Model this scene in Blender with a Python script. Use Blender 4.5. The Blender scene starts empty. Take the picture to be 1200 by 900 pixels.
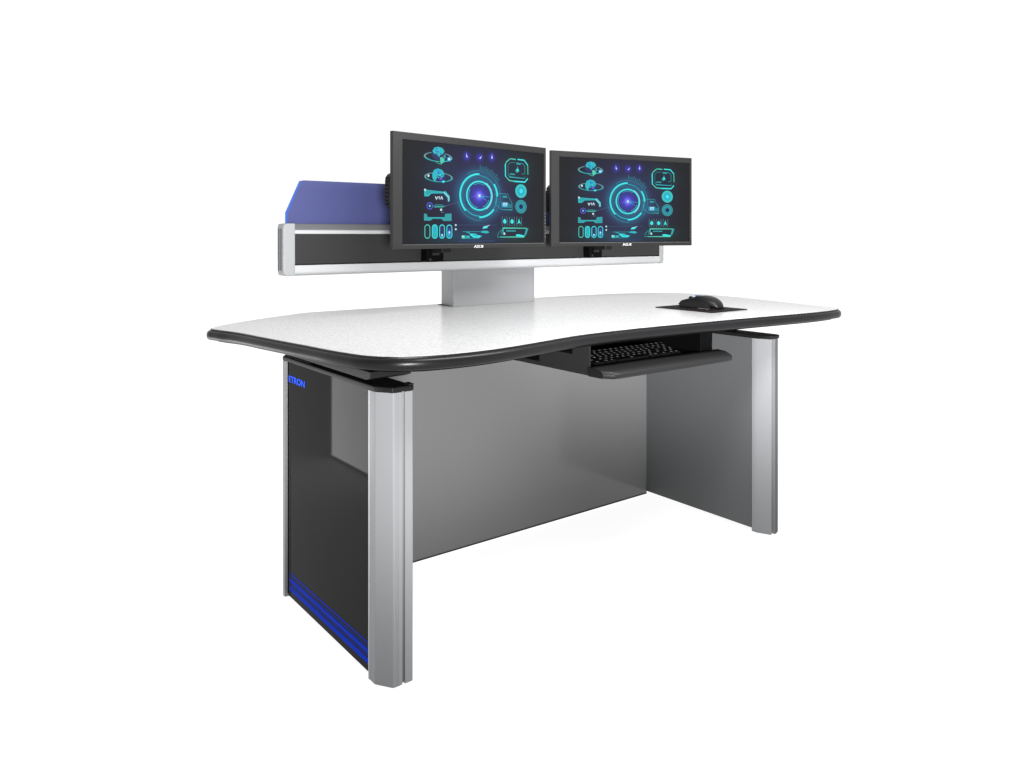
import bpy, bmesh, math, random
from mathutils import Vector, Matrix
random.seed(7)
S = bpy.context.scene
C = bpy.data.collections.new('scene_objects'); S.collection.children.link(C)

# ------------------------------------------------------------------ materials
def mat(name, col, rough=.5, metal=0., spec=.5, coat=0., emis=None, es=1., bump=None):
    m = bpy.data.materials.new(name); m.use_nodes = True
    nt = m.node_tree; b = nt.nodes['Principled BSDF']
    b.inputs['Base Color'].default_value = (*col, 1)
    b.inputs['Roughness'].default_value = rough
    b.inputs['Metallic'].default_value = metal
    b.inputs['Specular IOR Level'].default_value = spec
    b.inputs['Coat Weight'].default_value = coat
    b.inputs['Coat Roughness'].default_value = .08
    if emis:
        b.inputs['Emission Color'].default_value = (*emis, 1)
        b.inputs['Emission Strength'].default_value = es
    if bump:
        scale, strength, stretch = bump
        tc = nt.nodes.new('ShaderNodeTexCoord'); mp = nt.nodes.new('ShaderNodeMapping')
        mp.inputs['Scale'].default_value = stretch
        no = nt.nodes.new('ShaderNodeTexNoise'); no.inputs['Scale'].default_value = scale
        no.inputs['Detail'].default_value = 3
        bp = nt.nodes.new('ShaderNodeBump'); bp.inputs['Strength'].default_value = strength
        bp.inputs['Distance'].default_value = .001
        nt.links.new(tc.outputs['Object'], mp.inputs['Vector'])
        nt.links.new(mp.outputs[0], no.inputs['Vector'])
        nt.links.new(no.outputs['Fac'], bp.inputs['Height'])
        nt.links.new(bp.outputs[0], b.inputs['Normal'])
        # slight roughness variation from the same noise
        mr = nt.nodes.new('ShaderNodeMapRange')
        mr.inputs['To Min'].default_value = max(.02, rough-.06); mr.inputs['To Max'].default_value = rough+.06
        nt.links.new(no.outputs['Fac'], mr.inputs['Value'])
        nt.links.new(mr.outputs[0], b.inputs['Roughness'])
    return m

M = {}
M['alu'] = mat('satin_aluminium', (.195, .198, .204), .36, .0, .22, bump=(60, .12, (1, 1, .04)))
M['alu_dark'] = mat('shadow_gap_metal', (.028, .029, .030), .5, 0, .1)
M['alu_beam'] = mat('rail_aluminium', (.36, .366, .373), .34, .0, .3, bump=(60, .1, (.04, 1, 1)))
M['column'] = mat('column_grey_paint', (.19, .193, .199), .40, .1, bump=(90, .08, (1, 1, 1)))
M['panel'] = mat('grey_gloss_panel', (.140, .140, .142), .14, 0, .22, bump=(8, .02, (1, 1, 1)))
M['panel_in'] = mat('grey_satin_panel', (.085, .087, .089), .42, 0, .15, bump=(200, .05, (1, 1, 1)))
M['glass'] = mat('black_glass', (.010, .010, .0105), .03, 0, .018)
M['alu_cap'] = mat('end_cap_aluminium', (.25, .255, .26), .38, 0, .25)
M['rib'] = mat('shaded_rib_aluminium', (.085, .087, .090), .45, 0, .15)  # darker aluminium tone, paints shade on the cap ribs and post ridge
M['cover'] = mat('rail_top_cover', (.125, .127, .130), .4, 0, .25)
M['blue'] = mat('blue_stripe_glow_paint', (.0, .018, .25), .4, 0, .01, emis=(0, .012, .25), es=.6)  # stripe paint with an added glow, not a lamp
M['blue_letter'] = mat('blue_letter_glow', (.01, .05, .5), .4, 0, .02, emis=(.02, .10, .95), es=.8)  # letter colour with an added glow
M['black'] = mat('black_plastic', (.007, .007, .007), .45, 0, .15, bump=(400, .1, (1, 1, 1)))
M['deep'] = mat('black_steel', (.002, .002, .002), .6, 0, .04)
M['tray'] = mat('tray_charcoal', (.012, .012, .0125), .42, 0, .14, bump=(500, .12, (1, 1, 1)))
M['bracket'] = mat('bracket_charcoal', (.022, .022, .022), .5, 0, .12)
M['edge'] = mat('bullnose_rubber', (.006, .006, .0065), .30, 0, .17)
M['edge_line'] = mat('edge_band_black', (.006, .006, .006), .4, 0, .3)
M['inset'] = mat('rail_insert_charcoal', (.023, .023, .023), .45, 0, .15, bump=(300, .08, (1, 1, 1)))
M['bezel'] = mat('bezel_plastic', (.016, .016, .0165), .42, 0, .2, bump=(600, .1, (1, 1, 1)))
M['bezel_lip'] = mat('bezel_inner_lip', (.010, .010, .010), .35, 0, .4)
M['silver'] = mat('logo_silver', (.55, .55, .55), .3, 0, .2)
M['mark'] = mat('button_print', (.055, .055, .055), .5, 0, .1)
M['pad'] = mat('mouse_mat_cloth', (.010, .008, .0075), .75, 0, .08, bump=(900, .3, (1, 1, 1)))
M['mouse'] = mat('mouse_shell', (.005, .005, .0055), .42, 0, .18)
M['mouse_grip'] = mat('mouse_grip', (.008, .008, .0085), .6, 0, .15, bump=(900, .3, (1, 1, 1)))
M['mouse_led'] = mat('mouse_led', (.005, .03, .08), .4, 0, .1, emis=(.01, .07, .17), es=.7)
M['mouse_base'] = mat('mouse_glide', (.22, .20, .20), .3)
M['key'] = mat('key_plastic', (.004, .004, .004), .5, 0, .08)
M['legend'] = mat('key_legend', (.35, .35, .35), .5, emis=(.55, .57, .6), es=.22)

# white laminate with fine speckle
def laminate():
    m = mat('speckled_white_laminate', (.8, .8, .8),   .22, 0, .10)
    nt = m.node_tree; b = nt.nodes['Principled BSDF']
    tc = nt.nodes.new('ShaderNodeTexCoord')
    v = nt.nodes.new('ShaderNodeTexVoronoi'); v.inputs['Scale'].default_value = 130
    n = nt.nodes.new('ShaderNodeTexNoise'); n.inputs['Scale'].default_value = 60; n.inputs['Detail'].default_value = 5
    n.inputs['Roughness'].default_value = .8
    mx = nt.nodes.new('ShaderNodeMath'); mx.operation = 'MULTIPLY'
    cr = nt.nodes.new('ShaderNodeValToRGB')
    cr.color_ramp.elements[0].position = .08; cr.color_ramp.elements[0].color = (.50, .50, .497, 1)
    cr.color_ramp.elements[1].position = .38; cr.color_ramp.elements[1].color = (.40, .40, .40, 1)
    nt.links.new(tc.outputs['Object'], v.inputs['Vector']); nt.links.new(tc.outputs['Object'], n.inputs['Vector'])
    nt.links.new(v.outputs['Distance'], mx.inputs[0]); nt.links.new(n.outputs['Fac'], mx.inputs[1])
    nt.links.new(mx.outputs[0], cr.inputs['Fac']); nt.links.new(cr.outputs[0], b.inputs['Base Color'])
    return m
M['top'] = laminate()

# frosted blue acrylic, edges brighter
M['acrylic'] = mat('frosted_blue_acrylic', (.054, .061, .160), .4, 0, .15)
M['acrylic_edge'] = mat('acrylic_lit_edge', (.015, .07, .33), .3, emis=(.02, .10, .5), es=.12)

# ------------------------------------------------------------------ mesh helpers
def link(name, bm, mats, parent=None, smooth=False, bevel=0., seg=2, recalc=True, angle=35):
    if recalc: bmesh.ops.recalc_face_normals(bm, faces=bm.faces)
    me = bpy.data.meshes.new(name); bm.to_mesh(me); bm.free()
    if not isinstance(mats, (list, tuple)): mats = [mats]
    for x in mats: me.materials.append(x)
    o = bpy.data.objects.new(name, me); C.objects.link(o)
    if parent: o.parent = parent
    if bevel:
        md = o.modifiers.new('bevel', 'BEVEL'); md.width = bevel; md.segments = seg
        md.limit_method = 'ANGLE'; md.angle_limit = math.radians(angle)
        smooth = True
    if smooth:
        for p in me.polygons: p.use_smooth = True
        md = o.modifiers.new('wn', 'WEIGHTED_NORMAL'); md.keep_sharp = True
    return o

def box(bm, x0, x1, y0, y1, z0, z1, mi=0):
    vs = [bm.verts.new(p) for p in [(x0,y0,z0),(x1,y0,z0),(x1,y1,z0),(x0,y1,z0),(x0,y0,z1),(x1,y0,z1),(x1,y1,z1),(x0,y1,z1)]]
    for f in [(0,3,2,1),(4,5,6,7),(0,1,5,4),(1,2,6,5),(2,3,7,6),(3,0,4,7)]:
        fc = bm.faces.new([vs[i] for i in f]); fc.material_index = mi
    return vs
def bx(name, x0, x1, y0, y1, z0, z1, m, parent=None, bevel=0., seg=2):
    bm = bmesh.new(); box(bm, x0, x1, y0, y1, z0, z1); return link(name, bm, m, parent, bevel=bevel, seg=seg)

def prism(bm, pts, axis, a, b, mi=0):
    """closed outline pts (2-D) extruded along axis between a and b"""
    def P(p, t):
        if axis == 'z': return (p[0], p[1], t)
        if axis == 'y': return (p[0], t, p[1])
        return (t, p[0], p[1])
    A = [bm.verts.new(P(p, a)) for p in pts]; B = [bm.verts.new(P(p, b)) for p in pts]
    n = len(pts); fs = [bm.faces.new(A), bm.faces.new(B)]
    for i in range(n): fs.append(bm.faces.new([A[i], A[(i+1)%n], B[(i+1)%n], B[i]]))
    for f in fs: f.material_index = mi
    return fs
def pr(name, pts, axis, a, b, m, parent=None, bevel=0., seg=2):
    bm = bmesh.new(); prism(bm, pts, axis, a, b); return link(name, bm, m, parent, bevel=bevel, seg=seg)

def round_poly(pts, r, n=6):
    out = []; k = len(pts)
    for i in range(k):
        p = Vector(pts[i]); a = Vector(pts[i-1]); b = Vector(pts[(i+1)%k])
        rr = r[i] if isinstance(r, (list, tuple)) else r
        if rr <= 0: out.append(tuple(p)); continue
        A = p+(a-p).normalized()*min(rr, (a-p).length*.45); B = p+(b-p).normalized()*min(rr, (b-p).length*.45)
        for j in range(n+1):
            t = j/n; q = A*(1-t)**2+p*2*t*(1-t)+B*t*t; out.append(tuple(q))
    return out

def text_mesh(name, body, size, m, parent, matrix, shear=0., depth=.0005, sx=1., bold=0.):
    cu = bpy.data.curves.new(name, 'FONT'); cu.body = body; cu.size = size; cu.shear = shear
    cu.extrude = depth; cu.offset = bold; cu.align_x = 'CENTER'; cu.align_y = 'CENTER'
    tmp = bpy.data.objects.new('tmp', cu); S.collection.objects.link(tmp)
    dg = bpy.context.evaluated_depsgraph_get(); dg.update()
    me = bpy.data.meshes.new_from_object(tmp.evaluated_get(dg)); bpy.data.objects.remove(tmp)
    me.name = name
    me.transform(matrix @ Matrix.Diagonal((sx, 1, 1, 1)))
    me.materials.clear(); me.materials.append(m)
    o = bpy.data.objects.new(name, me); C.objects.link(o); o.parent = parent
    return o

def empty(name, loc, label, cat, group=None):
    o = bpy.data.objects.new(name, None); C.objects.link(o); o.location = loc; o.empty_display_size = .1
    o['label'] = label; o['category'] = cat
    if group: o['group'] = group
    return o
def tag(o, label, cat, group=None):
    o['label'] = label; o['category'] = cat
    if group: o['group'] = group
def copy_child(src, parent):
    c = src.copy(); C.objects.link(c); c.parent = parent
    for g in src.children: copy_child(g, c)
    return c

# ------------------------------------------------------------------ DESK
desk = empty('control_desk', (0, 0, 0), 'white topped two seat control desk with grey legs, raised rail and blue screen', 'desk')

# --- worktop outline (metres), measured round the edge
ZT = .795
OUT = [(-.166,.697),(-.083,.774),(.036,.851),(.180,.926),(.212,.944),(.250,.951),(.33,.953),(.511,.953),(.90,.953),(1.304,.948),(1.596,.925),
 (1.80,.880),(1.93,.815),(2.012,.735),(2.038,.640),(2.034,.492),(1.990,.241),(1.935,.010),(1.912,-.075),(1.895,-.118),(1.860,-.140),(1.81,-.148),(1.70,-.150),
 (1.56,-.140),(1.398,-.124),(1.181,-.108),(.989,-.096),(.817,-.090),(.70,-.092),(.600,-.100),(.500,-.118),(.400,-.141),(.300,-.161),
 (.210,-.171),(.125,-.169),(.050,-.153),(-.010,-.120),(-.048,-.070),(-.070,.006),(-.096,.178),(-.124,.370),(-.152,.560),(-.174,.640),(-.180,.672)]
def catmull(pts, n=5):
    out = []; k = len(pts)
    for i in range(k):
        p0, p1, p2, p3 = [Vector(pts[(i+j-1) % k]) for j in range(4)]
        # centripetal-ish: limit tangents on uneven spacing
        d1 = (p1-p0).length; d2 = (p2-p1).length; d3 = (p3-p2).length
        t1 = ((p1-p0)/d1*d2+(p2-p1)/d2*d1)/(d1+d2)*d2
        t2 = ((p2-p1)/d2*d3+(p3-p2)/d3*d2)/(d2+d3)*d2
        for j in range(n):
            t = j/n; t_2 = t*t; t_3 = t_2*t
            out.append(p1*(2*t_3-3*t_2+1)+t1*(t_3-2*t_2+t)+p2*(-2*t_3+3*t_2)+t2*(t_3-t_2))
    return out
loop = catmull(OUT)
def offset(loop, d):
    k = len(loop); o = []
    for i in range(k):
        t = (loop[(i+1) % k]-loop[i-1]).normalized(); n = Vector((-t.y, t.x))   # loop runs clockwise: left normal is outwards
        o.append(loop[i]+n*d)
    return o
bm = bmesh.new()
prism(bm, [tuple(p) for p in offset(loop, -.001)], 'z', ZT-.030, ZT)
worktop = link('worktop', bm, M['top'], desk)
def sweep(name, prof, m, parent, smooth=True):
    bm = bmesh.new(); rings = []
    for (d, z) in prof: rings.append([bm.verts.new((p.x, p.y, z)) for p in offset(loop, d)])
    k = len(loop); q = len(prof)
    for a in range(q):
        r0, r1 = rings[a], rings[(a+1) % q]
        for i in range(k): bm.faces.new([r0[i], r0[(i+1) % k], r1[(i+1) % k], r1[i]])
    return link(name, bm, m, parent, smooth=smooth)
sweep('edge_band', [(-.0008, ZT-.001), (.0022, ZT-.0012), (.0022, ZT-.0050), (-.0008, ZT-.0050)], M['edge_line'], worktop, False)
prof = [(-.0008, ZT-.0052), (.003, ZT-.0052)]
for a in range(0, 181, 15):          # bullnose: flat shoulder then a round lower roll
    r = math.radians(a); prof.append((.0045+.0085*math.sin(r), ZT-.0190+.0135*math.cos(r)))
prof += [(.000, ZT-.0335), (-.022, ZT-.0345), (-.022, ZT-.0300)]
sweep('bullnose_edge', prof, M['edge'], worktop)
bm = bmesh.new(); prism(bm, [tuple(p) for p in offset(loop, -.0205)], 'z', ZT-.040, ZT-.0305)
link('underside_shade', bm, M['deep'], worktop)  # added black sheet, keeps the underside in shade by its colour

# --- legs
def make_leg(x0, side):
    """side -1: show face outwards to -x (left leg);  +1: mirrored right leg"""
    def X(v): return x0+v if side < 0 else x0+.0665-v
    def mir(pts): return [(X(p[0]), p[1]) for p in pts]
    leg = bx('leg', min(X(.004), X(.0665)), max(X(.004), X(.0665)), .001, .528, .012, .6985, M['panel_in'], desk)
    g = [(0, .004), (0, .526), (.0035, .526), (.0035, .004)]
    pr('glass_panel', mir(g), 'z', .006, .698, M['glass'], leg)
    fp = [(-.0085, .0), (-.0085, -.031), (-.0065, -.035), (.017, -.071), (.0215, -.0735), (.0435, -.0735), (.0435, -.0665), (.0505, -.0665), (.0505, -.0735), (.071, -.0735), (.0735, -.071), (.0735, -.0005), (.068, .0)]
    if side > 0:
        fp = [(-.010, .0), (-.010, -.048), (-.0075, -.060), (-.002, -.064), (.0135, -.064), (.0145, -.0705), (.0280, -.0705), (.0290, -.056), (.0415, -.056), (.0425, -.0680), (.0440, -.0675), (.066, -.0225), (.0665, -.001), (.060, .0)]
    post = pr('front_post', mir(fp), 'z', 0, .699, M['alu'], leg, bevel=.0012)
    if side < 0:
        pr('edge_highlight', [(X(-.0095), -.001), (X(-.0095), -.0065), (X(-.0086), -.0065), (X(-.0086), -.001)], 'z', .001, .698, M['alu_beam'], post)  # lighter strip paints a highlight down the post edge
        for gx in (.0265, .032):
            pr('flute', [(gx, -.0733), (gx, -.0742), (gx+.0018, -.0742), (gx+.0018, -.0733)], 'z', .001, .698, M['alu'], post)
    if side > 0:
        for ga, gb, gy in ((.0293, .0412, -.0562), (.0010, .0132, -.0642)):
            pr('gap_shade_strip', mir([(ga, gy+.0015), (ga, gy-.0004), (gb, gy-.0004), (gb, gy+.0015)]), 'z', .001, .698, M['alu_dark'], post)  # dark strips paint the shade inside the post grooves
        pr('ridge_shade', mir([(.0150, -.0700), (.0150, -.0709), (.0275, -.0709), (.0275, -.0700)]), 'z', .001, .698, M['rib'], post)  # darker overlay shades the brightly lit ridge by colour
    rp = [(-.0085, .533), (-.0085, .548), (.008, .574), (.060, .574), (.0735, .560), (.0735, .529), (.004, .529), (.002, .533)]
    pr('rear_post', mir(rp), 'z', 0, .699, M['alu'], leg, bevel=.0012)
    # dark strip painted as the shadow gap, with a thin bright seam between rear post and glass
    pr('rear_gap_shade', mir([(-.0005, .520), (-.0005, .532), (.001, .532), (.001, .520)]), 'z', .01, .697, M['deep'], leg)
    pr('seam_bead', mir([(-.0012, .512), (-.0012, .5155), (.0008, .5155), (.0008, .512)]), 'z', .01, .697, M['alu_dark'], leg)
    cp = [(-.0095, -.030), (.016, -.0745), (.0745, -.0750), (.0745, .562), (.060, .576), (.008, .576), (-.0095, .548)]
    if side > 0: cp = [(-.012, -.050), (-.006, -.068), (.012, -.0725), (.0445, -.0715), (.0680, -.0225), (.0680, .562), (.060, .576), (.008, .576), (-.0095, .548)]
    cap = pr('top_cap', mir(cp), 'z', .6995, .7125, M['black'], leg, bevel=.003)
    bx('cable_slot', min(X(.018), X(.034)), max(X(.018), X(.034)), .285, .345, .7127, .7132, M['deep'], cap)
    if side < 0:
        bx('cap_lip', .062, .0742, -.0745, -.050, .7120, .7165, M['black'], cap, bevel=.0012)
    # lifting column and the support arm that carries the worktop
    bx('lifting_column', min(X(.016), X(.056)), max(X(.016), X(.056)), .10, .40, .7127, .733, M['deep'], leg)
    arm = [(-.060, .738), (-.040, .7315), (.430, .7315), (.450, .7525), (-.060, .7525)]
    if side > 0: arm = [(.10, .738), (.12, .7315), (.430, .7315), (.450, .7525), (.10, .7525)]
    bm = bmesh.new(); prism(bm, arm, 'x', min(X(-.035 if side < 0 else .0), X(.075)), max(X(-.035 if side < 0 else .0), X(.075)))
    link('support_arm', bm, M['black'], leg, bevel=.0015)
    return leg
leg_l = make_leg(0, -1); leg_l['label'] = 'left leg with black glass outer face, blue stripes and lettering'
leg_r = make_leg(1.5255, 1); leg_r['label'] = 'right leg showing its grey inner face'
for z0, z1 in ((.0245, .0385), (.0500, .0605), (.0745, .0780)):
    bx('blue_stripe', -.0006, -.0001, .005, .519, z0, z1, M['blue'], leg_l)
for z in (.0450, .0655):
    bx('pin_stripe', -.0006, -.0001, .005, .519, z-.0008, z+.0008, M['blue'], leg_l)
mtx = Matrix.Translation((-.0008, .4635, .6475)) @ Matrix(((0, 0, -1, 0), (-1, 0, 0, 0), (0, 1, 0, 0), (0, 0, 0, 1)))
text_mesh('lettering', 'ETRON', .0262, M['blue_letter'], leg_l, mtx, sx=1.40, depth=.0003, bold=.0004)

# --- modesty panel
mod = bx('modesty_panel', .0675, 1.5245, .507, .519, .004, .7520, M['panel'], desk, bevel=.0008)
bx('bottom_trim', .0675, 1.5245, .5055, .5068, .002, .006, M['alu_dark'], mod)

# --- column
col = pr('column', round_poly([(.767, .806), (1.171, .806), (1.171, .925), (.787, .925)], .004, 3), 'z', ZT+.0005, .953, M['column'], desk)
bx('column_foot_seam', .770, 1.168, .809, .922, ZT+.0002, ZT+.0022, M['alu_dark'], col)

# --- raised rail
rail_prof = [(.775, .937), (.760, .9395), (.7520, .946), (.7500, .952), (.7500, .9725), (.7560, .9730), (.7560, 1.0760), (.7500, 1.0765), (.7500, 1.0865), (.7525, 1.0885), (.7730, 1.1050), (.7790, 1.1085), (.7880, 1.1100), (.850, 1.110), (.850, .937)]
rail = pr('rail', rail_prof, 'x', .0925, 1.8860, M['alu_beam'], desk, bevel=.0010)
bx('rail_insert', .1115, 1.8770, .7515, .7559, .9735, 1.0755, M['inset'], rail)
pr('top_cover', [(.7540, 1.0893), (.7730, 1.1056), (.7785, 1.1092), (.7780, 1.1100), (.7725, 1.1064), (.7532, 1.0900)], 'x', .1130, 1.8760, M['cover'], rail)
bx('insert_slot', .1115, 1.8770, .7508, .7514, .9735, .9765, M['deep'], rail)
for x0, x1, xa, xb in ((.0700, .1110, .0705, .0925), (1.8775, 1.9050, 1.8860, 1.9045)):
    bm = bmesh.new()
    o = round_poly([(x0, .9376), (x1, .9376), (x1, 1.1106), (x0, 1.1106)], [.020, 0, 0, .016] if x0 < 1 else [0, .020, .016, 0], 6)
    prism(bm, o, 'y', .7480, .8010)
    cap = link('rail_end_cap', bm, M['alu_cap'], rail, bevel=.004, seg=3)
    s = -1 if x0 < 1 else 1; e = x0 if x0 < 1 else x1
    for yy in (.762, .781):
        bm = bmesh.new(); prism(bm, [(e+s*.0008, .956), (e+s*.0008, 1.094), (e-s*.001, 1.094), (e-s*.001, .956)], 'y', yy, yy+.011)
        link('shaded_cap_groove', bm, M['rib'], cap)  # ribs widened and darkened in colour to shade the cap side
bx('rail_back', .100, 1.880, .8505, .8560, .9400, 1.1080, M['alu'], rail, bevel=.004)

# --- blue acrylic screen on the rail
ac = round_poly([(.099, 1.1085), (.099, 1.147), (.148, 1.2565), (1.865, 1.2565), (1.893, 1.147), (1.893, 1.1085)], [0, .01, .014, .014, .01, 0], 5)
bm = bmesh.new(); fs = prism(bm, ac, 'y', .7960, .8020)
for f in fs[2:]: f.material_index = 1
sc = link('privacy_screen', bm, [M['acrylic'], M['acrylic_edge']], desk)
bm = bmesh.new(); prism(bm, [(.0975, 1.109), (.0975, 1.147), (.1465, 1.2545), (.1505, 1.2530), (.1025, 1.146), (.1025, 1.109)], 'y', .7950, .8030)
link('lit_edge', bm, M['acrylic_edge'], sc)

# --- keyboard drawer
drawer = bx('keyboard_drawer', .6905, 1.1900, -.0400, .3000, .6640, .6700, M['deep'], desk)
bl = bx('drawer_bracket', .6860, .6900, -.0400, .3450, .6610, .7535, M['bracket'], drawer)
for y0, y1, z0, z1 in ((.035, .094, .716, .746), (.190, .265, .674, .702)):
    bx('bracket_gap_shade', .6853, .6859, y0, y1, z0, z1, M['deep'], bl)  # dark plates paint the openings' shade; the rear one is the underside gap
bx('drawer_bracket', 1.1905, 1.2520, -.0400, .3000, .6610, .7535, M['deep'], drawer, bevel=.002)
bx('drawer_back', .6905, 1.1900, .2950, .3000, .6702, .7380, M['deep'], drawer)
bx('drawer_lid', .6905, 1.1900, .020, .3000, .7400, .7440, M['deep'], drawer)
bm = bmesh.new()
lp = [(-.0402, .6605), (-.0402, .6865), (-.052, .6885), (-.078, .6885), (-.108, .6860), (-.124, .6815), (-.131, .6740), (-.131, .6660), (-.126, .6610)]
NX = 24; rings = []
for i in range(NX+1):
    x = .6780+(1.2680-.6780)*i/NX
    e = min(i, NX-i); k = {0: .030, 1: .004}.get(e, 0)
    xx = x+(.002 if i == 0 else -.002 if i == NX else 0)
    rings.append([bm.verts.new((xx, max(y, y+k) if y < -.06 else y, z)) for y, z in lp])
for a, b in zip(rings, rings[1:]):
    for j in range(len(lp)): bm.faces.new([a[j], a[(j+1) % len(lp)], b[(j+1) % len(lp)], b[j]])
bm.faces.new(rings[0]); bm.faces.new(rings[-1])
link('palm_rest', bm, M['tray'], drawer, bevel=.0025, seg=3)

# ------------------------------------------------------------------ KEYBOARD
kb = empty('computer_keyboard', (.975, .06, .6705), 'black backlit keyboard sunk inside the open drawer under the worktop', 'keyboard')
bm = bmesh.new(); prism(bm, [(-.080, .0), (-.080, .010), (.085, .018), (.085, .0)], 'x', -.250, .235)
link('keyboard_body', bm, M['key'], kb, bevel=.002)
def key_mesh(w):
    bm = bmesh.new(); d = .0105; w2 = w/2
    a = [bm.verts.new(p) for p in [(-w2, -d, 0), (w2, -d, 0), (w2, d, 0), (-w2, d, 0)]]
    b = [bm.verts.new(p) for p in [(-w2+.0022, -d+.0025, .008), (w2-.0022, -d+.0025, .008), (w2-.0022, d-.0015, .009), (-w2+.0022, d-.0015, .009)]]
    bm.faces.new(b)
    for i in range(4): bm.faces.new([a[i], a[(i+1) % 4], b[(i+1) % 4], b[i]])
    bmesh.ops.recalc_face_normals(bm, faces=bm.faces)
    def quad(x0, x1, y0, y1):
        z = lambda y: .00805+(.001)*(y+d-.0025)/(2*d-.004)+.00015
        f = bm.faces.new([bm.verts.new((x0, y0, z(y0))), bm.verts.new((x1, y0, z(y0))), bm.verts.new((x1, y1, z(y1))), bm.verts.new((x0, y1, z(y1)))]); f.material_index = 1
    k = min(w2, .012)
    quad(-k*.35, k*.15, .0018, .0042); quad(-k*.35, -k*.1, -.0035, .0010); quad(k*.0, k*.28, -.0022, .0008)
    me = bpy.data.meshes.new('key'); bm.to_mesh(me); bm.free(); me.materials.append(M['key']); me.materials.append(M['legend'])
    return me
km = key_mesh(.0225); km_wide = key_mesh(.046); km_space = key_mesh(.140)
rows = [[1]*19, [1]*17+[1], [1.5]+[1]*12+[1.5, 1, 1], [2]+[1]*11+[2, 1, 1], [2]+[1]*10+[2, 1, 1], [2, 1, 1, 6, 1, 1, 2, 1, 1]]
for r, row in enumerate(rows):
    y = .068-r*.0255+(.004 if r == 0 else 0); x = -.243; z = .0175-(.068-y)*.0485
    for w in row:
        ww = w*.0248; me = km_space if w > 3 else km_wide if w >= 1.5 else km
        o = bpy.data.objects.new('key', me); C.objects.link(o); o.parent = kb
        o.location = (x+ww/2, y, z); o.rotation_euler = (.05, 0, 0)
        if w == 1.5: o.scale = (.8, 1, 1)
        x += ww

# ------------------------------------------------------------------ MOUSE AND MAT
pad = pr('mouse_mat', round_poly([(1.362, .046), (1.568, .046), (1.568, .315), (1.362, .315)], .004, 3), 'z', ZT+.0003, ZT+.0030, M['pad'])
tag(pad, 'thin black rectangular mouse mat lying on the right of the white worktop', 'mouse mat')
mouse = empty('computer_mouse', (1.472, .176, ZT+.0032), 'black gaming mouse with small blue light standing on the dark mat', 'mouse')
mouse.rotation_euler = (0, 0, math.radians(2))
L = .190   # built long, then the whole mouse is scaled
mouse.scale = (.92, .88, .88)
def mouse_shell(inset=0, z0=.004, zs=1.):
    bm = bmesh.new(); rings = []; n = 26
    st = [(0, .000, .35, .012), (.03, .018, .62, .022), (.10, .033, .80, .031), (.22, .044, .93, .0405), (.36, .050, .98, .045), (.50, .0500, .95, .045), (.62, .0455, .90, .042),
          (.74, .0385, .86, .039), (.86, .0310, .88, .040), (.95, .0250, .86, .0385), (1., .0190, .80, .034)]
    for t, hz, ws, w in st:
        y = -L/2+L*t; ring = []
        for j in range(n):
            a = 2*math.pi*j/n; c, s = math.cos(a), math.sin(a)
            sx = math.copysign(abs(c)**.75, c); sz = math.copysign(abs(s)**.8, s)
            hh = max(hz, .010)
            ring.append(bm.verts.new(((w-inset)*sx, y, z0+hh*.42+hh*(.58 if s > 0 else .42)*sz*zs)))
        rings.append(ring)
    for a, b in zip(rings, rings[1:]):
        for j in range(n): bm.faces.new([a[j], a[(j+1) % n], b[(j+1) % n], b[j]])
    bm.faces.new(rings[0]); bm.faces.new(rings[-1])
    return bm
o = link('shell', mouse_shell(), M['mouse'], mouse, smooth=True)
md = o.modifiers.new('ss', 'SUBSURF'); md.levels = 1; md.render_levels = 2
shell = o
# split main buttons proud of the shell, angular side wing, wheel, light, glide
for s in (-1, 1):
    bm = bmesh.new()
    yy = [.100, .080, .050, .018]; tz = [.0245, .0300, .0375, .0455]; wx = [.031, .034, .033, .026]
    top = []; bot = []
    for y, z, w in zip(yy, tz, wx):
        top.append([bm.verts.new((s*.0035, y, z+.0035)), bm.verts.new((s*w*.6, y, z+.0022)), bm.verts.new((s*w, y, z-.006))])
        bot.append([bm.verts.new((s*.0035, y, z-.004)), bm.verts.new((s*w*.6, y, z-.006)), bm.verts.new((s*w, y, z-.011))])
    for i in range(3):
        for j in range(2):
            bm.faces.new([top[i][j], top[i+1][j], top[i+1][j+1], top[i][j+1]]); bm.faces.new([bot[i][j], bot[i][j+1], bot[i+1][j+1], bot[i+1][j]])
        bm.faces.new([top[i][0], bot[i][0], bot[i+1][0], top[i+1][0]]); bm.faces.new([top[i][2], top[i+1][2], bot[i+1][2], bot[i][2]])
    for i in (0, 3): bm.faces.new([top[i][0], top[i][1], top[i][2], bot[i][2], bot[i][1], bot[i][0]])
    link('mouse_button', bm, M['mouse'], mouse, bevel=.0015)
    bm = bmesh.new()
    w = [(-.070, .006), (-.050, .022), (-.010, .030), (.040, .026), (.085, .020), (.096, .015), (.088, .008), (.096, .003), (-.060, .002)]
    prism(bm, w, 'x', s*.0385, s*.0445)
    link('side_grip', bm, M['mouse_grip'], mouse, bevel=.0022, seg=3)
bm = bmesh.new(); bmesh.ops.create_cone(bm, cap_ends=True, segments=20, radius1=.012, radius2=.012, depth=.0062, matrix=Matrix.Translation((0, .062, .034)) @ Matrix.Rotation(math.pi/2, 4, 'Y'))
link('scroll_wheel', bm, M['mouse_grip'], mouse, bevel=.001)
bx('indicator_light', -.020, .002, .004, .026, .0485, .0530, M['mouse_led'], mouse, bevel=.002)
bx('glide_foot', -.0400, .036, -.060, -.004, .0002, .0042, M['mouse_base'], mouse, bevel=.001)
bm = bmesh.new(); prism(bm, [(-.082, .001), (.094, .001), (.094, .005), (-.082, .005)], 'x', -.0375, .0375)
link('base_plate', bm, M['mouse'], mouse, bevel=.001)

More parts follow.
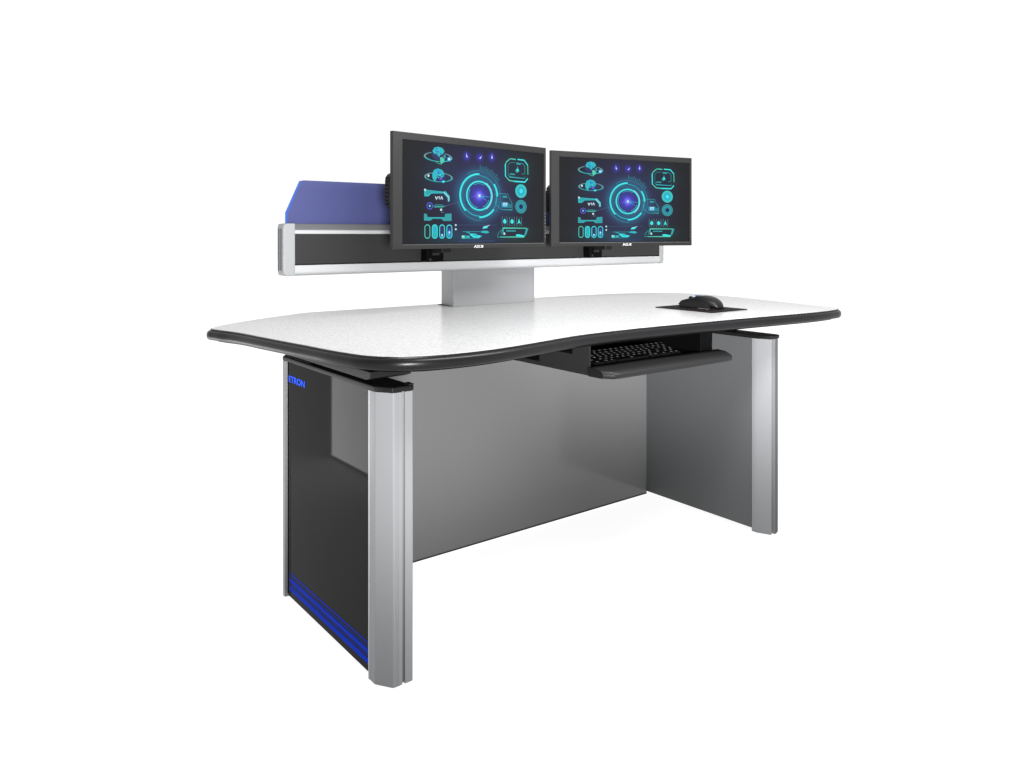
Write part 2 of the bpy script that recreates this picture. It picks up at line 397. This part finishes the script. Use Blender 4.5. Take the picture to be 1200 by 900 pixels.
# ------------------------------------------------------------------ SCREEN GRAPHICS
GC = {'cyan': (.05, .83, .85), 'cyan2': (.03, .50, .56), 'teal': (.035, .36, .39), 'dteal': (.025, .20, .25), 'green': (.09, .62, .46),
      'white': (.62, .85, .95), 'sky': (.03, .38, .66), 'violet': (.14, .12, .85), 'dblue': (.030, .040, .13), 'line': (.07, .12, .26), 'ink': (.018, .03, .05), 'rim': (.16, .35, .36)}
gkeys = list(GC)
gm = [mat('display_'+k, (0, 0, 0), .4, 0, .1, emis=v, es=1.) for k, v in GC.items()]
def graphics():
    bm = bmesh.new()
    def face(pts, c, l):
        f = bm.faces.new([bm.verts.new((x/1000-.35, -.0012-.00025*l, y/1000)) for x, y in pts]); f.material_index = gkeys.index(c)
    def stroke(pts, w, c, l=1, closed=False):
        P = [Vector(p) for p in pts]; n = len(P); off = []
        for i in range(n):
            a = P[i-1] if (i > 0 or closed) else P[i]; b = P[(i+1) % n] if (i < n-1 or closed) else P[i]
            t = (b-a).normalized(); nn = Vector((-t.y, t.x))
            if 0 < i < n-1 or closed:
                t0 = (P[i]-P[i-1]).normalized(); q = Vector((-t0.y, t0.x)); k = 1/max(.4, nn.dot(q))
            else: k = 1
            off.append(nn*(w/2*k))
        for i in range(n if closed else n-1):
            j = (i+1) % n; face([P[i]+off[i], P[j]+off[j], P[j]-off[j], P[i]-off[i]], c, l)
    def arc(cx, cy, rx, ry, a0, a1, w, c, l=1):
        n = max(4, int(abs(a1-a0)/6))
        for i in range(n):
            u0 = math.radians(a0+(a1-a0)*i/n); u1 = math.radians(a0+(a1-a0)*(i+1)/n); k = w/2
            face([(cx+(rx+k*rx/ry)*math.cos(u0), cy+(ry+k)*math.sin(u0)), (cx+(rx+k*rx/ry)*math.cos(u1), cy+(ry+k)*math.sin(u1)),
                  (cx+(rx-k*rx/ry)*math.cos(u1), cy+(ry-k)*math.sin(u1)), (cx+(rx-k*rx/ry)*math.cos(u0), cy+(ry-k)*math.sin(u0))], c, l)
    def disc(cx, cy, rx, ry, c, l=1, n=20): face([(cx+rx*math.cos(2*math.pi*i/n), cy+ry*math.sin(2*math.pi*i/n)) for i in range(n)], c, l)
    def rect(x0, y0, x1, y1, c, l=1): face([(x0, y0), (x1, y0), (x1, y1), (x0, y1)], c, l)
    cx, cy, q = 366, 182, 1.17
    R = lambda r, a0, a1, w, c, l=1: arc(cx, cy, r*q, r, a0, a1, w, c, l)
    # radar rings
    R(75, 90, 225, 6.5, 'cyan', 2); R(70, -22, 90, 1.8, 'cyan2', 2); R(74, 0, 36, 6, 'cyan', 2); R(75, -90, -38, 6.5, 'cyan', 2)
    R(71, 222, 272, 3, 'cyan2', 2); R(73, -38, -5, 1.6, 'cyan2', 2); R(87, -40, 125, 1., 'teal', 1); R(86, 195, 275, 1.2, 'teal', 1)
    R(63, 0, 360, 1.4, 'dteal', 1); R(57, 20, 200, 2.0, 'dteal', 1); R(67, 100, 215, 2.2, 'dteal', 1); R(56, 230, 330, 1.2, 'teal', 1)
    R(49.5, 0, 360, 5.5, 'cyan', 2); R(42, 150, 260, 2.0, 'cyan2', 2); R(42, 60, 120, 1.6, 'cyan2', 2); R(41.5, -70, -20, 2.2, 'cyan2', 2); R(53, -60, 60, 1.4, 'white', 3)
    for i in range(12):
        a = math.radians(88-i*4.6); r0, r1 = (92, 103) if i % 3 else (92, 108)
        stroke([(cx+q*r0*math.cos(a), cy+r0*math.sin(a)), (cx+q*r1*math.cos(a), cy+r1*math.sin(a))], 1.5, 'teal', 1)
    # core flare
    disc(cx, cy, 5.5, 5, 'white', 4)
    for a, l_, c in ((-4, 60, 'sky'), (-24, 46, 'sky'), (12, 30, 'violet'), (190, 42, 'violet'), (150, 22, 'violet'), (255, 24, 'violet'), (80, 24, 'violet'), (-60, 18, 'violet')):
        r = math.radians(a); d = Vector((math.cos(r)*l_, math.sin(r)*l_)); nn = Vector((-d.y, d.x)).normalized()*2.4
        face([Vector((cx, cy))+nn, Vector((cx, cy))+d, Vector((cx, cy))-nn], c, 3)
    # globes with orbit rings
    for gx, gy, oy, k in ((183, 316, 304, 0), (185, 242, 237, 1)):
        arc(gx, oy, 57, 15, 0, 360, 1.8, 'rim', 1)
        arc(gx, oy, 57, 15, 200, 350, 2.4, 'cyan2' if k == 0 else 'teal', 3)
        disc(gx, gy-2 if k == 0 else gy-1, 29, 22, 'dblue', 2)
    face([(158, 322), (166, 334), (183, 338), (200, 335), (209, 325), (203, 316), (192, 312), (187, 304), (176, 312), (164, 314)], 'cyan2', 3)
    face([(166, 326), (174, 334), (184, 333), (188, 322), (176, 316)], 'sky', 4)
    face([(190, 303), (200, 305), (210, 297), (206, 288), (194, 281), (191, 290)], 'green', 4)
    face([(204, 311), (213, 314), (215, 303), (210, 300)], 'teal', 3); disc(229, 300, 5, 4, 'white', 5); disc(229, 300, 9, 8, 'sky', 3)
    stroke([(170, 289), (184, 282), (197, 281)], 1.5, 'green', 4)
    face([(157, 246), (164, 260), (180, 266), (199, 262), (210, 250), (205, 240), (196, 236), (190, 243), (180, 242), (176, 233), (170, 226), (176, 220), (166, 222), (158, 234)], 'cyan2', 3)
    face([(168, 256), (180, 263), (196, 258), (198, 248), (184, 246), (174, 248)], 'sky', 4)
    face([(190, 238), (200, 234), (196, 228), (188, 230)], 'violet', 4); face([(196, 224), (208, 228), (211, 222), (202, 219)], 'cyan', 4)
    disc(141, 240, 4, 4.5, 'white', 5)
    rg = random.Random(5)     # broken relief on the globes
    for gx, gy in ((183, 322), (184, 246)):
        for i in range(16):
            a = rg.uniform(0, 6.28); q_ = rg.uniform(.1, .8); x = gx+24*q_*math.cos(a); y = gy+15*q_*math.sin(a)
            face([(x-rg.uniform(1.5, 4), y), (x, y+rg.uniform(1, 3)), (x+rg.uniform(1.5, 4), y+.5), (x+.5, y-rg.uniform(1, 3))], rg.choice(['dteal', 'teal', 'cyan', 'dblue', 'sky']), 5)
    # top flames
    for x, y, lean in ((309, 317, -3), (368, 317, 9), (426, 321, 1)):
        face([(x-5, y-5), (x+5, y-7), (x+2+lean, y+3), (x+lean*1.4, y+17 if abs(lean) < 8 else y+8)], 'violet', 1)
        face([(x-2.5, y-5), (x+3.5, y-6), (x+lean, y+(8 if abs(lean) < 8 else 3))], 'white', 2)
    # top-left bracket bar with VTA
    face([(124, 194), (205, 190), (214, 192), (232, 176), (232, 158), (224, 157), (222, 170), (206, 184), (154, 182), (141, 172), (124, 172)], 'cyan2', 2)
    face([(132, 191), (190, 189), (186, 185), (152, 186), (140, 178), (130, 178)], 'teal', 3); disc(127, 193, 4, 4, 'white', 4)
    stroke([(206, 188), (228, 172), (228, 160)], 2, 'white', 3)
    for dx in (0,):
        stroke([(170, 173), (175, 164), (180, 173)], 3.2, 'white', 3); stroke([(183, 172), (190, 172)], 2.6, 'white', 3); stroke([(186.5, 172), (186.5, 164)], 2.8, 'white', 3)
        stroke([(192, 164), (197, 173), (202, 164)], 3.2, 'white', 3)
    # node with lines
    arc(147, 141, 12, 10.5, 0, 360, 2.4, 'violet', 1); disc(147, 141, 5, 4.5, 'sky', 2); disc(147, 141, 2, 2, 'white', 3)
    stroke([(160, 141), (214, 142)], 1.6, 'cyan2', 1); stroke([(166, 138), (206, 139)], 2, 'green', 2); stroke([(168, 146), (204, 146)], 1.4, 'teal', 1)
    stroke([(214, 142), (290, 163)], 1.6, 'line', 1); rect(191, 126, 199, 133, 'white', 2); stroke([(195, 121), (207, 121)], 1.2, 'rim', 1)
    # plate
    face([(123, 116), (135, 114), (137, 104), (210, 105), (212, 116), (240, 118), (240, 93), (206, 92), (196, 99), (160, 99), (150, 93), (123, 93)], 'teal', 2)
    stroke([(137, 103), (210, 103)], 2, 'cyan2', 3); stroke([(124, 94), (150, 94)], 2, 'cyan2', 3)
    # gauges
    for i, (x0, x1) in enumerate(((125, 149), (156, 180), (187, 211), (218, 243))):
        m_ = (x0+x1)/2; w = (x1-x0)/2-1.5
        cap = [(m_+w*math.cos(math.radians(a)), 70+9*math.sin(math.radians(a))) for a in range(0, 181, 20)]+[(m_+w*math.cos(math.radians(a)), 44+9*math.sin(math.radians(a))) for a in range(180, 361, 20)]
        face(cap, ['ink', 'teal', 'dblue', 'dblue'][i], 1); stroke(cap, 3.0, ['green', 'cyan', 'cyan', 'cyan'][i], 2, True)
    disc(168, 60, 7, 17, 'cyan2', 2); disc(168, 62, 3.5, 9, 'sky', 3); disc(199, 44, 6, 6, 'sky', 2); disc(199, 45, 3, 3, 'white', 3)
    disc(230, 50, 7, 12, 'sky', 2); face([(225, 50), (230, 70), (235, 50)], 'violet', 3); disc(230, 54, 3, 4, 'white', 4)
    for y in (79, 65): face([(254, y), (259, y+4), (264, y), (259, y-4)], 'white', 1)
    # hexagonal frame, upper right
    H = [(517, 321), (497, 308), (491, 297), (492, 256), (512, 241), (545, 240), (590, 240), (608, 258)]
    stroke(H[:3]+[(492, 275)], 4, 'green', 2); stroke([(519, 321), (545, 320)], 4, 'green', 2); stroke([(491.5, 300), (492.5, 256)], 5, 'cyan', 3)
    stroke([(492.5, 257), (512, 242), (540, 240)], 4, 'green', 2); stroke([(538, 240), (592, 240), (607, 254)], 5, 'cyan', 3)
    stroke([(554, 321), (588, 320), (607, 303)], 4.4, 'cyan', 2); stroke([(607, 304), (608, 268)], 3.6, 'green', 2)
    face([(518, 316), (590, 315), (601, 300), (601, 260), (587, 246), (514, 247), (499, 260), (499, 302)], 'ink', 0)
    stroke([(506, 260), (506, 300), (520, 308), (540, 308)], 1.4, 'teal', 1); stroke([(545, 308), (582, 307), (592, 298), (592, 270), (576, 269)], 2, 'teal', 1)
    stroke([(509, 262), (513, 255), (592, 253), (592, 260)], 2.2, 'cyan2', 1); rect(548, 302, 570, 307, 'teal', 2); rect(514, 263, 540, 268, 'teal', 2)
    face([(541, 278), (551, 271), (564, 279), (557, 287), (555, 297), (550, 288)], 'teal', 2); disc(554, 282, 5, 5, 'cyan', 3)
    # round dials
    disc(572, 206, 30, 25.5, 'cyan2', 1); arc(572, 206, 25, 21.5, 0, 360, 3, 'green', 2); disc(572, 206, 15, 13, 'sky', 2); disc(572, 206, 9, 8, 'cyan', 3)
    arc(572, 149, 27, 23, 0, 360, 3.6, 'teal', 1); arc(572, 149, 20, 17, 0, 360, 5.5, 'teal', 1); arc(572, 149, 13, 11, 0, 360, 3.5, 'sky', 2); disc(572, 149, 9.5, 8.5, 'ink', 3)
    # callout with 17
    stroke([(438, 188), (452, 193), (505, 193), (511, 179), (526, 160), (526, 136), (474, 136), (447, 153)], 1.8, 'teal', 1)
    rect(478, 178, 502, 187, 'dteal', 1); rect(481, 180, 499, 185, 'teal', 2)
    face([(472, 143), (472, 164), (504, 164), (512, 158), (524, 157), (524, 143)], 'dteal', 1); rect(474, 146, 505, 161, 'sky', 2)
    stroke([(481, 158), (485, 160), (485, 148)], 3, 'white', 3); stroke([(489, 159), (499, 159), (493, 148)], 3, 'white', 3)
    # three little tiles
    for i, x in enumerate((489, 526, 562)):
        for s in (-1, 1): stroke([(x+s*10, 112), (x+s*13, 106), (x+s*13, 83), (x+s*10, 77)], 1.4, 'rim', 1)
        stroke([(x, 76), (x, 110)], 1., 'teal', 1)
        if i < 2: face([(x-9, 94), (x-3, 103), (x+5, 101), (x+9, 92), (x+3, 86), (x-5, 87)], 'cyan', 2)
        else: face([(x-9, 85), (x-1, 105), (x+9, 85), (x, 90)], 'cyan', 2)
    # lower-right readout
    face([(480, 68), (604, 68), (590, 40), (474, 40)], 'ink', 0)
    stroke([(468, 38), (480, 70), (602, 70), (588, 38)], 2.8, 'green', 1, True); stroke([(472, 38), (453, 38), (456, 50), (472, 64)], 2, 'teal', 1)
    face([(594, 70), (611, 70), (600, 47), (592, 42)], 'teal', 0); stroke([(496, 60), (545, 60)], 4.5, 'teal', 1); stroke([(481, 46), (482, 66)], 4, 'cyan2', 1)
    rect(484, 46, 491, 54, 'white', 2); face([(546, 47), (560, 48), (590, 43), (588, 39), (546, 41)], 'cyan', 2)
    stroke([(590, 42), (598, 60), (600, 68)], 3, 'cyan2', 2)
    # lower-centre streaks
    stroke([(290, 57), (410, 57)], 1.6, 'teal', 1); face([(372, 54), (380, 60), (404, 60), (414, 54), (400, 51)], 'cyan2', 2)
    face([(320, 50), (352, 50), (346, 46), (378, 42), (366, 36), (340, 36), (328, 42)], 'cyan', 2); face([(340, 50), (368, 44), (352, 40), (332, 44)], 'cyan2', 3)
    rect(285, 34, 302, 44, 'green', 2); rect(287, 38, 294, 43, 'white', 3); rect(305, 35, 322, 43, 'cyan2', 2); face([(300, 56), (318, 56), (330, 48), (312, 52)], 'teal', 2)
    stroke([(286, 33), (368, 33)], 1.6, 'teal', 1)
    face([(380, 67), (388, 76), (410, 78), (402, 69)], 'cyan', 2); stroke([(384, 72), (415, 80)], 1.4, 'white', 3)
    stroke([(270, 79), (450, 81)], 1., 'line', 0); stroke([(270, 24), (440, 24)], 1., 'line', 0)
    return bm

# display glow: dark panel with emissive radial washes, all in the screen's own object coordinates
def screen_mat():
    m = mat('lit_display', (.002, .002, .002), .38, 0, .03)
    nt = m.node_tree; b = nt.nodes['Principled BSDF']; tc = nt.nodes.new('ShaderNodeTexCoord')
    sep = nt.nodes.new('ShaderNodeSeparateXYZ'); nt.links.new(tc.outputs['Object'], sep.inputs[0])
    def mth(op, a, b_=None):
        n = nt.nodes.new('ShaderNodeMath'); n.operation = op
        for i, v in enumerate((a, b_)):
            if v is None: continue
            if isinstance(v, (int, float)): n.inputs[i].default_value = v
            else: nt.links.new(v, n.inputs[i])
        return n.outputs[0]
    prev = None
    def add(cx, cy, sx, sy, col, ring=None):
        nonlocal prev
        dx = mth('DIVIDE', mth('SUBTRACT', sep.outputs['X'], cx/1000-.35), sx/1000)
        dy = mth('DIVIDE', mth('SUBTRACT', sep.outputs['Z'], cy/1000), sy/1000)
        r2 = mth('ADD', mth('MULTIPLY', dx, dx), mth('MULTIPLY', dy, dy))
        if ring: d = mth('SUBTRACT', mth('SQRT', r2), 1.); r2 = mth('MULTIPLY', mth('MULTIPLY', d, d), ring)
        e = mth('EXPONENT', mth('MULTIPLY', r2, -1.))
        v = nt.nodes.new('ShaderNodeVectorMath'); v.operation = 'SCALE'; v.inputs[0].default_value = col; nt.links.new(e, v.inputs['Scale'])
        if prev is None: prev = v.outputs[0]
        else:
            s = nt.nodes.new('ShaderNodeVectorMath'); s.operation = 'ADD'; nt.links.new(prev, s.inputs[0]); nt.links.new(v.outputs[0], s.inputs[1]); prev = s.outputs[0]
    add(366, 182, 9000, 9000, (.018, .0185, .019))
    add(366, 190, 185, 165, (.018, .018, .095))
    add(366, 182, 88, 75, (.0, .070, .105), ring=12)
    add(366, 182, 38, 33, (.030, .025, .45))
    add(366, 182, 12, 11, (.30, .25, 1.))
    for x, y in ((309, 315), (368, 315), (426, 319)): add(x, y, 13, 12, (.035, .02, .42))
    add(184, 250, 70, 60, (.0, .012, .02)); add(500, 150, 60, 30, (.0, .03, .05)); add(330, 40, 120, 26, (.0, .03, .05)); add(184, 50, 70, 26, (.0, .02, .025)); add(540, 52, 80, 30, (.0, .03, .02)); add(550, 280, 66, 44, (.0, .035, .025))
    nt.links.new(prev, b.inputs['Emission Color']); b.inputs['Emission Strength'].default_value = 1
    return m
M['screen'] = screen_mat()

# ------------------------------------------------------------------ MONITORS
def make_monitor():
    t = empty('monitor', (0, 0, 0), 'left', 'monitor', 'twin monitors on the rail')
    W, H = .706, .374; h = W/2
    bm = bmesh.new()   # bezel: ring with an inner chamfer down to the display
    o = [(-h, 0), (h, 0), (h, H), (-h, H)]
    o = [(-.350-.003, 0), (.3530, 0), (.3530, H), (-.353, H)]
    i1 = [(-.3180, .0160), (.3425, .0160), (.3425, .3545), (-.3180, .3545)]
    ring = []
    for pts, y in ((o, .010), (o, -.0035), ([(a*.998, b_ if b_ == 0 else b_) for a, b_ in o], -.0045), (i1, -.0045), ([(a*1., b_) for a, b_ in i1], .0008)):
        ring.append([bm.verts.new((a, y, b_)) for a, b_ in pts])
    for a, b_ in zip(ring, ring[1:]):
        for k in range(4): bm.faces.new([a[k], a[(k+1) % 4], b_[(k+1) % 4], b_[k]])
    bm.faces.new(ring[0])
    bez = link('bezel', bm, M['bezel'], t)
    # inner lip bars round the display
    bm = bmesh.new()
    box(bm, -.3180, .3425, -.0040, .0006, .3515, .3543); box(bm, -.3180, -.3160, -.0040, .0006, .0162, .3512)
    box(bm, .3405, .3425, -.0040, .0006, .0162, .3512); link('bezel_lip', bm, M['bezel_lip'], bez)
    bx('bottom_lip', -.3160, .3405, -.0058, -.0047, .0130, .0152, M['mark'], bez)
    bx('bottom_strip', -.3400, .3515, -.0056, -.0047, .0010, .0105, M['bezel_lip'], bez)
    scr = bx('screen', -.3158, .3403, -.0006, .0005, .0164, .3513, M['screen'], t)
    g = link('screen_display', graphics(), gm, scr, recalc=False)
    bm = bmesh.new()   # housing behind, tapered
    a = [(-.348, .004), (.348, .004), (.348, H-.004), (-.348, H-.004)]; c = [(-.33, .03), (.33, .03), (.33, H-.03), (-.33, H-.03)]
    A = [bm.verts.new((x, .0103, z)) for x, z in a]; B = [bm.verts.new((x, .030, z)) for x, z in c]
    bm.faces.new(A); bm.faces.new(B)
    for k in range(4): bm.faces.new([A[k], A[(k+1) % 4], B[(k+1) % 4], B[k]])
    hs = link('housing', bm, M['bezel'], t, bevel=.003)
    pts = round_poly([(-.345, .128), (.345, .128), (.345, .246), (-.345, .246)], .03, 6)
    bm = bmesh.new(); prism(bm, pts, 'y', .024, .052)
    bk = link('rear_module', bm, M['black'], hs, bevel=.004)
    for zz in [.142+.012*k for k in range(8)]:
        bx('vent_slot', -.3458, -.3449, .030, .046, zz, zz+.004, M['deep'], bk)
    for k in range(8):
        bx('control_button', .3445, .3505, -.0062, -.0047, .036+.0125*k, .0405+.0125*k, M['mark'], t)
    mt = Matrix.Translation((.0085, -.0060, .0053)) @ Matrix(((1, 0, 0, 0), (0, 0, -1, 0), (0, 1, 0, 0), (0, 0, 0, 1)))
    text_mesh('logo', 'ASUS', .0128, M['silver'], t, mt, shear=.15, sx=1.50, depth=.0003, bold=.0)
    return t
mon1 = make_monitor()
def place(t, x, y, rz, z=1.0270):
    t.location = (x, y, z); t.rotation_euler = (0, 0, rz)
def clamp(t, cx, cy):
    """rail clamp and arm in world place under monitor t"""
    inv = Matrix.LocRotScale(t.location, t.rotation_euler, None).inverted()
    def wb(name, x0, x1, y0, y1, z0, z1, m, par, bev):
        bm = bmesh.new(); box(bm, x0, x1, y0, y1, z0, z1); bmesh.ops.transform(bm, matrix=inv, verts=bm.verts)
        return link(name, bm, m, par, bevel=bev)
    c = wb('mount_clamp', cx-.036, cx+.036, .705, .7495, .9745, 1.0300, M['deep'], t, .004)
    wb('clamp_label', cx-.014, cx+.016, .7035, .7048, .9985, 1.0075, M['bezel'], c, .0)
    wb('clamp_screw', cx-.028, cx-.020, .7010, .7048, .9800, .9880, M['alu_dark'], c, .001)
    wb('mount_arm', cx-.020, cx+.020, .630, .704, 1.010, 1.050, M['black'], t, .003)
    wb('mount_plate', cx-.060, cx+.060, .598+cy, .640+cy, 1.045, 1.250, M['black'], t, .003)
mon2 = mon1.copy(); C.objects.link(mon2)
for ch in list(mon1.children): copy_child(ch, mon2)
place(mon1, (.313+1.014)/2, (.467+.552)/2, math.atan2(.085, .701))
place(mon2, (1.083+1.764)/2, (.599+.473)/2, math.atan2(-.126, .681))
mon2.scale = (.985, 1, 1)
clamp(mon1, .623, 0); clamp(mon2, 1.427, 0)
mon1['label'] = 'monitor at the left end, over the column, blue privacy screen showing beside it'
mon2['label'] = 'monitor at the right end of the rail, overhanging it above the mouse'

# ------------------------------------------------------------------ SETTING
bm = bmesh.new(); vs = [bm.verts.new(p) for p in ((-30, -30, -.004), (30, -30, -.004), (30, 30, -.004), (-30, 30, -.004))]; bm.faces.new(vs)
M['floor'] = mat('glowing_white_floor', (.30, .30, .30), .6, 0, .1, emis=(1, 1, 1), es=.93)  # floor given its own glow to wash out shadows under the desk
fl = link('floor', bm, M['floor']); fl['kind'] = 'structure'; fl['label'] = 'white floor with added glow'

W = bpy.data.worlds.new('World'); S.world = W; W.use_nodes = True
nt = W.node_tree; bg = nt.nodes['Background']; tc = nt.nodes.new('ShaderNodeTexCoord')
dot = nt.nodes.new('ShaderNodeVectorMath'); dot.operation = 'DOT_PRODUCT'; dot.inputs[1].default_value = (.610, .792, 0)
mr = nt.nodes.new('ShaderNodeMapRange'); mr.interpolation_type = 'SMOOTHSTEP'
mr.inputs['From Min'].default_value = -.45; mr.inputs['From Max'].default_value = .15
mr.inputs['To Min'].default_value = .22; mr.inputs['To Max'].default_value = 1.04
nt.links.new(tc.outputs['Generated'], dot.inputs[0]); nt.links.new(dot.outputs['Value'], mr.inputs['Value'])
nt.links.new(mr.outputs[0], bg.inputs['Strength']); bg.inputs['Color'].default_value = (1, 1, 1, 1)

def area(name, loc, target, sx, sy, power, col=(1, 1, 1), spread=None):
    l = bpy.data.lights.new(name, 'AREA'); l.shape = 'RECTANGLE'; l.size = sx; l.size_y = sy; l.energy = power; l.color = col
    if spread: l.spread = math.radians(spread)
    o = bpy.data.objects.new(name, l); C.objects.link(o); o.location = loc
    o.rotation_euler = (Vector(target)-Vector(loc)).to_track_quat('-Z', 'Y').to_euler()
    return o
area('added_strip_light', (.75, -.70, 1.90), (.75, -.1, .75), 1.5, .35, 50)  # light added to brighten the post tops and worktop front
area('added_side_light', (-.72, 1.50, .235), (0, 1.50, .235), .60, .45, 6.5)  # light added for the bright rectangle reflected in the left glass
def spot(name, loc, target, power, deg, rad=.25):
    l = bpy.data.lights.new(name, 'SPOT'); l.energy = power; l.spot_size = math.radians(deg); l.spot_blend = .8; l.shadow_soft_size = rad
    o = bpy.data.objects.new(name, l); C.objects.link(o); o.location = loc
    o.rotation_euler = (Vector(target)-Vector(loc)).to_track_quat('-Z', 'Y').to_euler()
spot('left_spot', (-1.2, -2.7, .95), (.10, .0, .85), 760, 30)  # added spot; its falloff makes the left post darker towards the foot
spot('right_spot', (-.8, -2.9, .95), (1.52, .1, 1.0), 1500, 27.5)  # added spot brightening the right post and inner leg face

# ------------------------------------------------------------------ CAMERA
cam = bpy.data.cameras.new('camera'); co = bpy.data.objects.new('camera', cam); C.objects.link(co); S.camera = co
a = math.atan2(703, 912.)
co.location = (-.88339, -1.70412, 1.07644); co.rotation_euler = (math.pi/2, 0, -a)
cam.sensor_width = 36; cam.lens = 912/1200*36; cam.shift_y = -(450-274)/1200
cam.clip_start = .05; cam.clip_end = 200
S.render.resolution_x = 1024; S.render.resolution_y = 768
S.view_settings.view_transform = 'Standard'; S.view_settings.look = 'None'
S.view_settings.exposure = 0; S.view_settings.gamma = 1
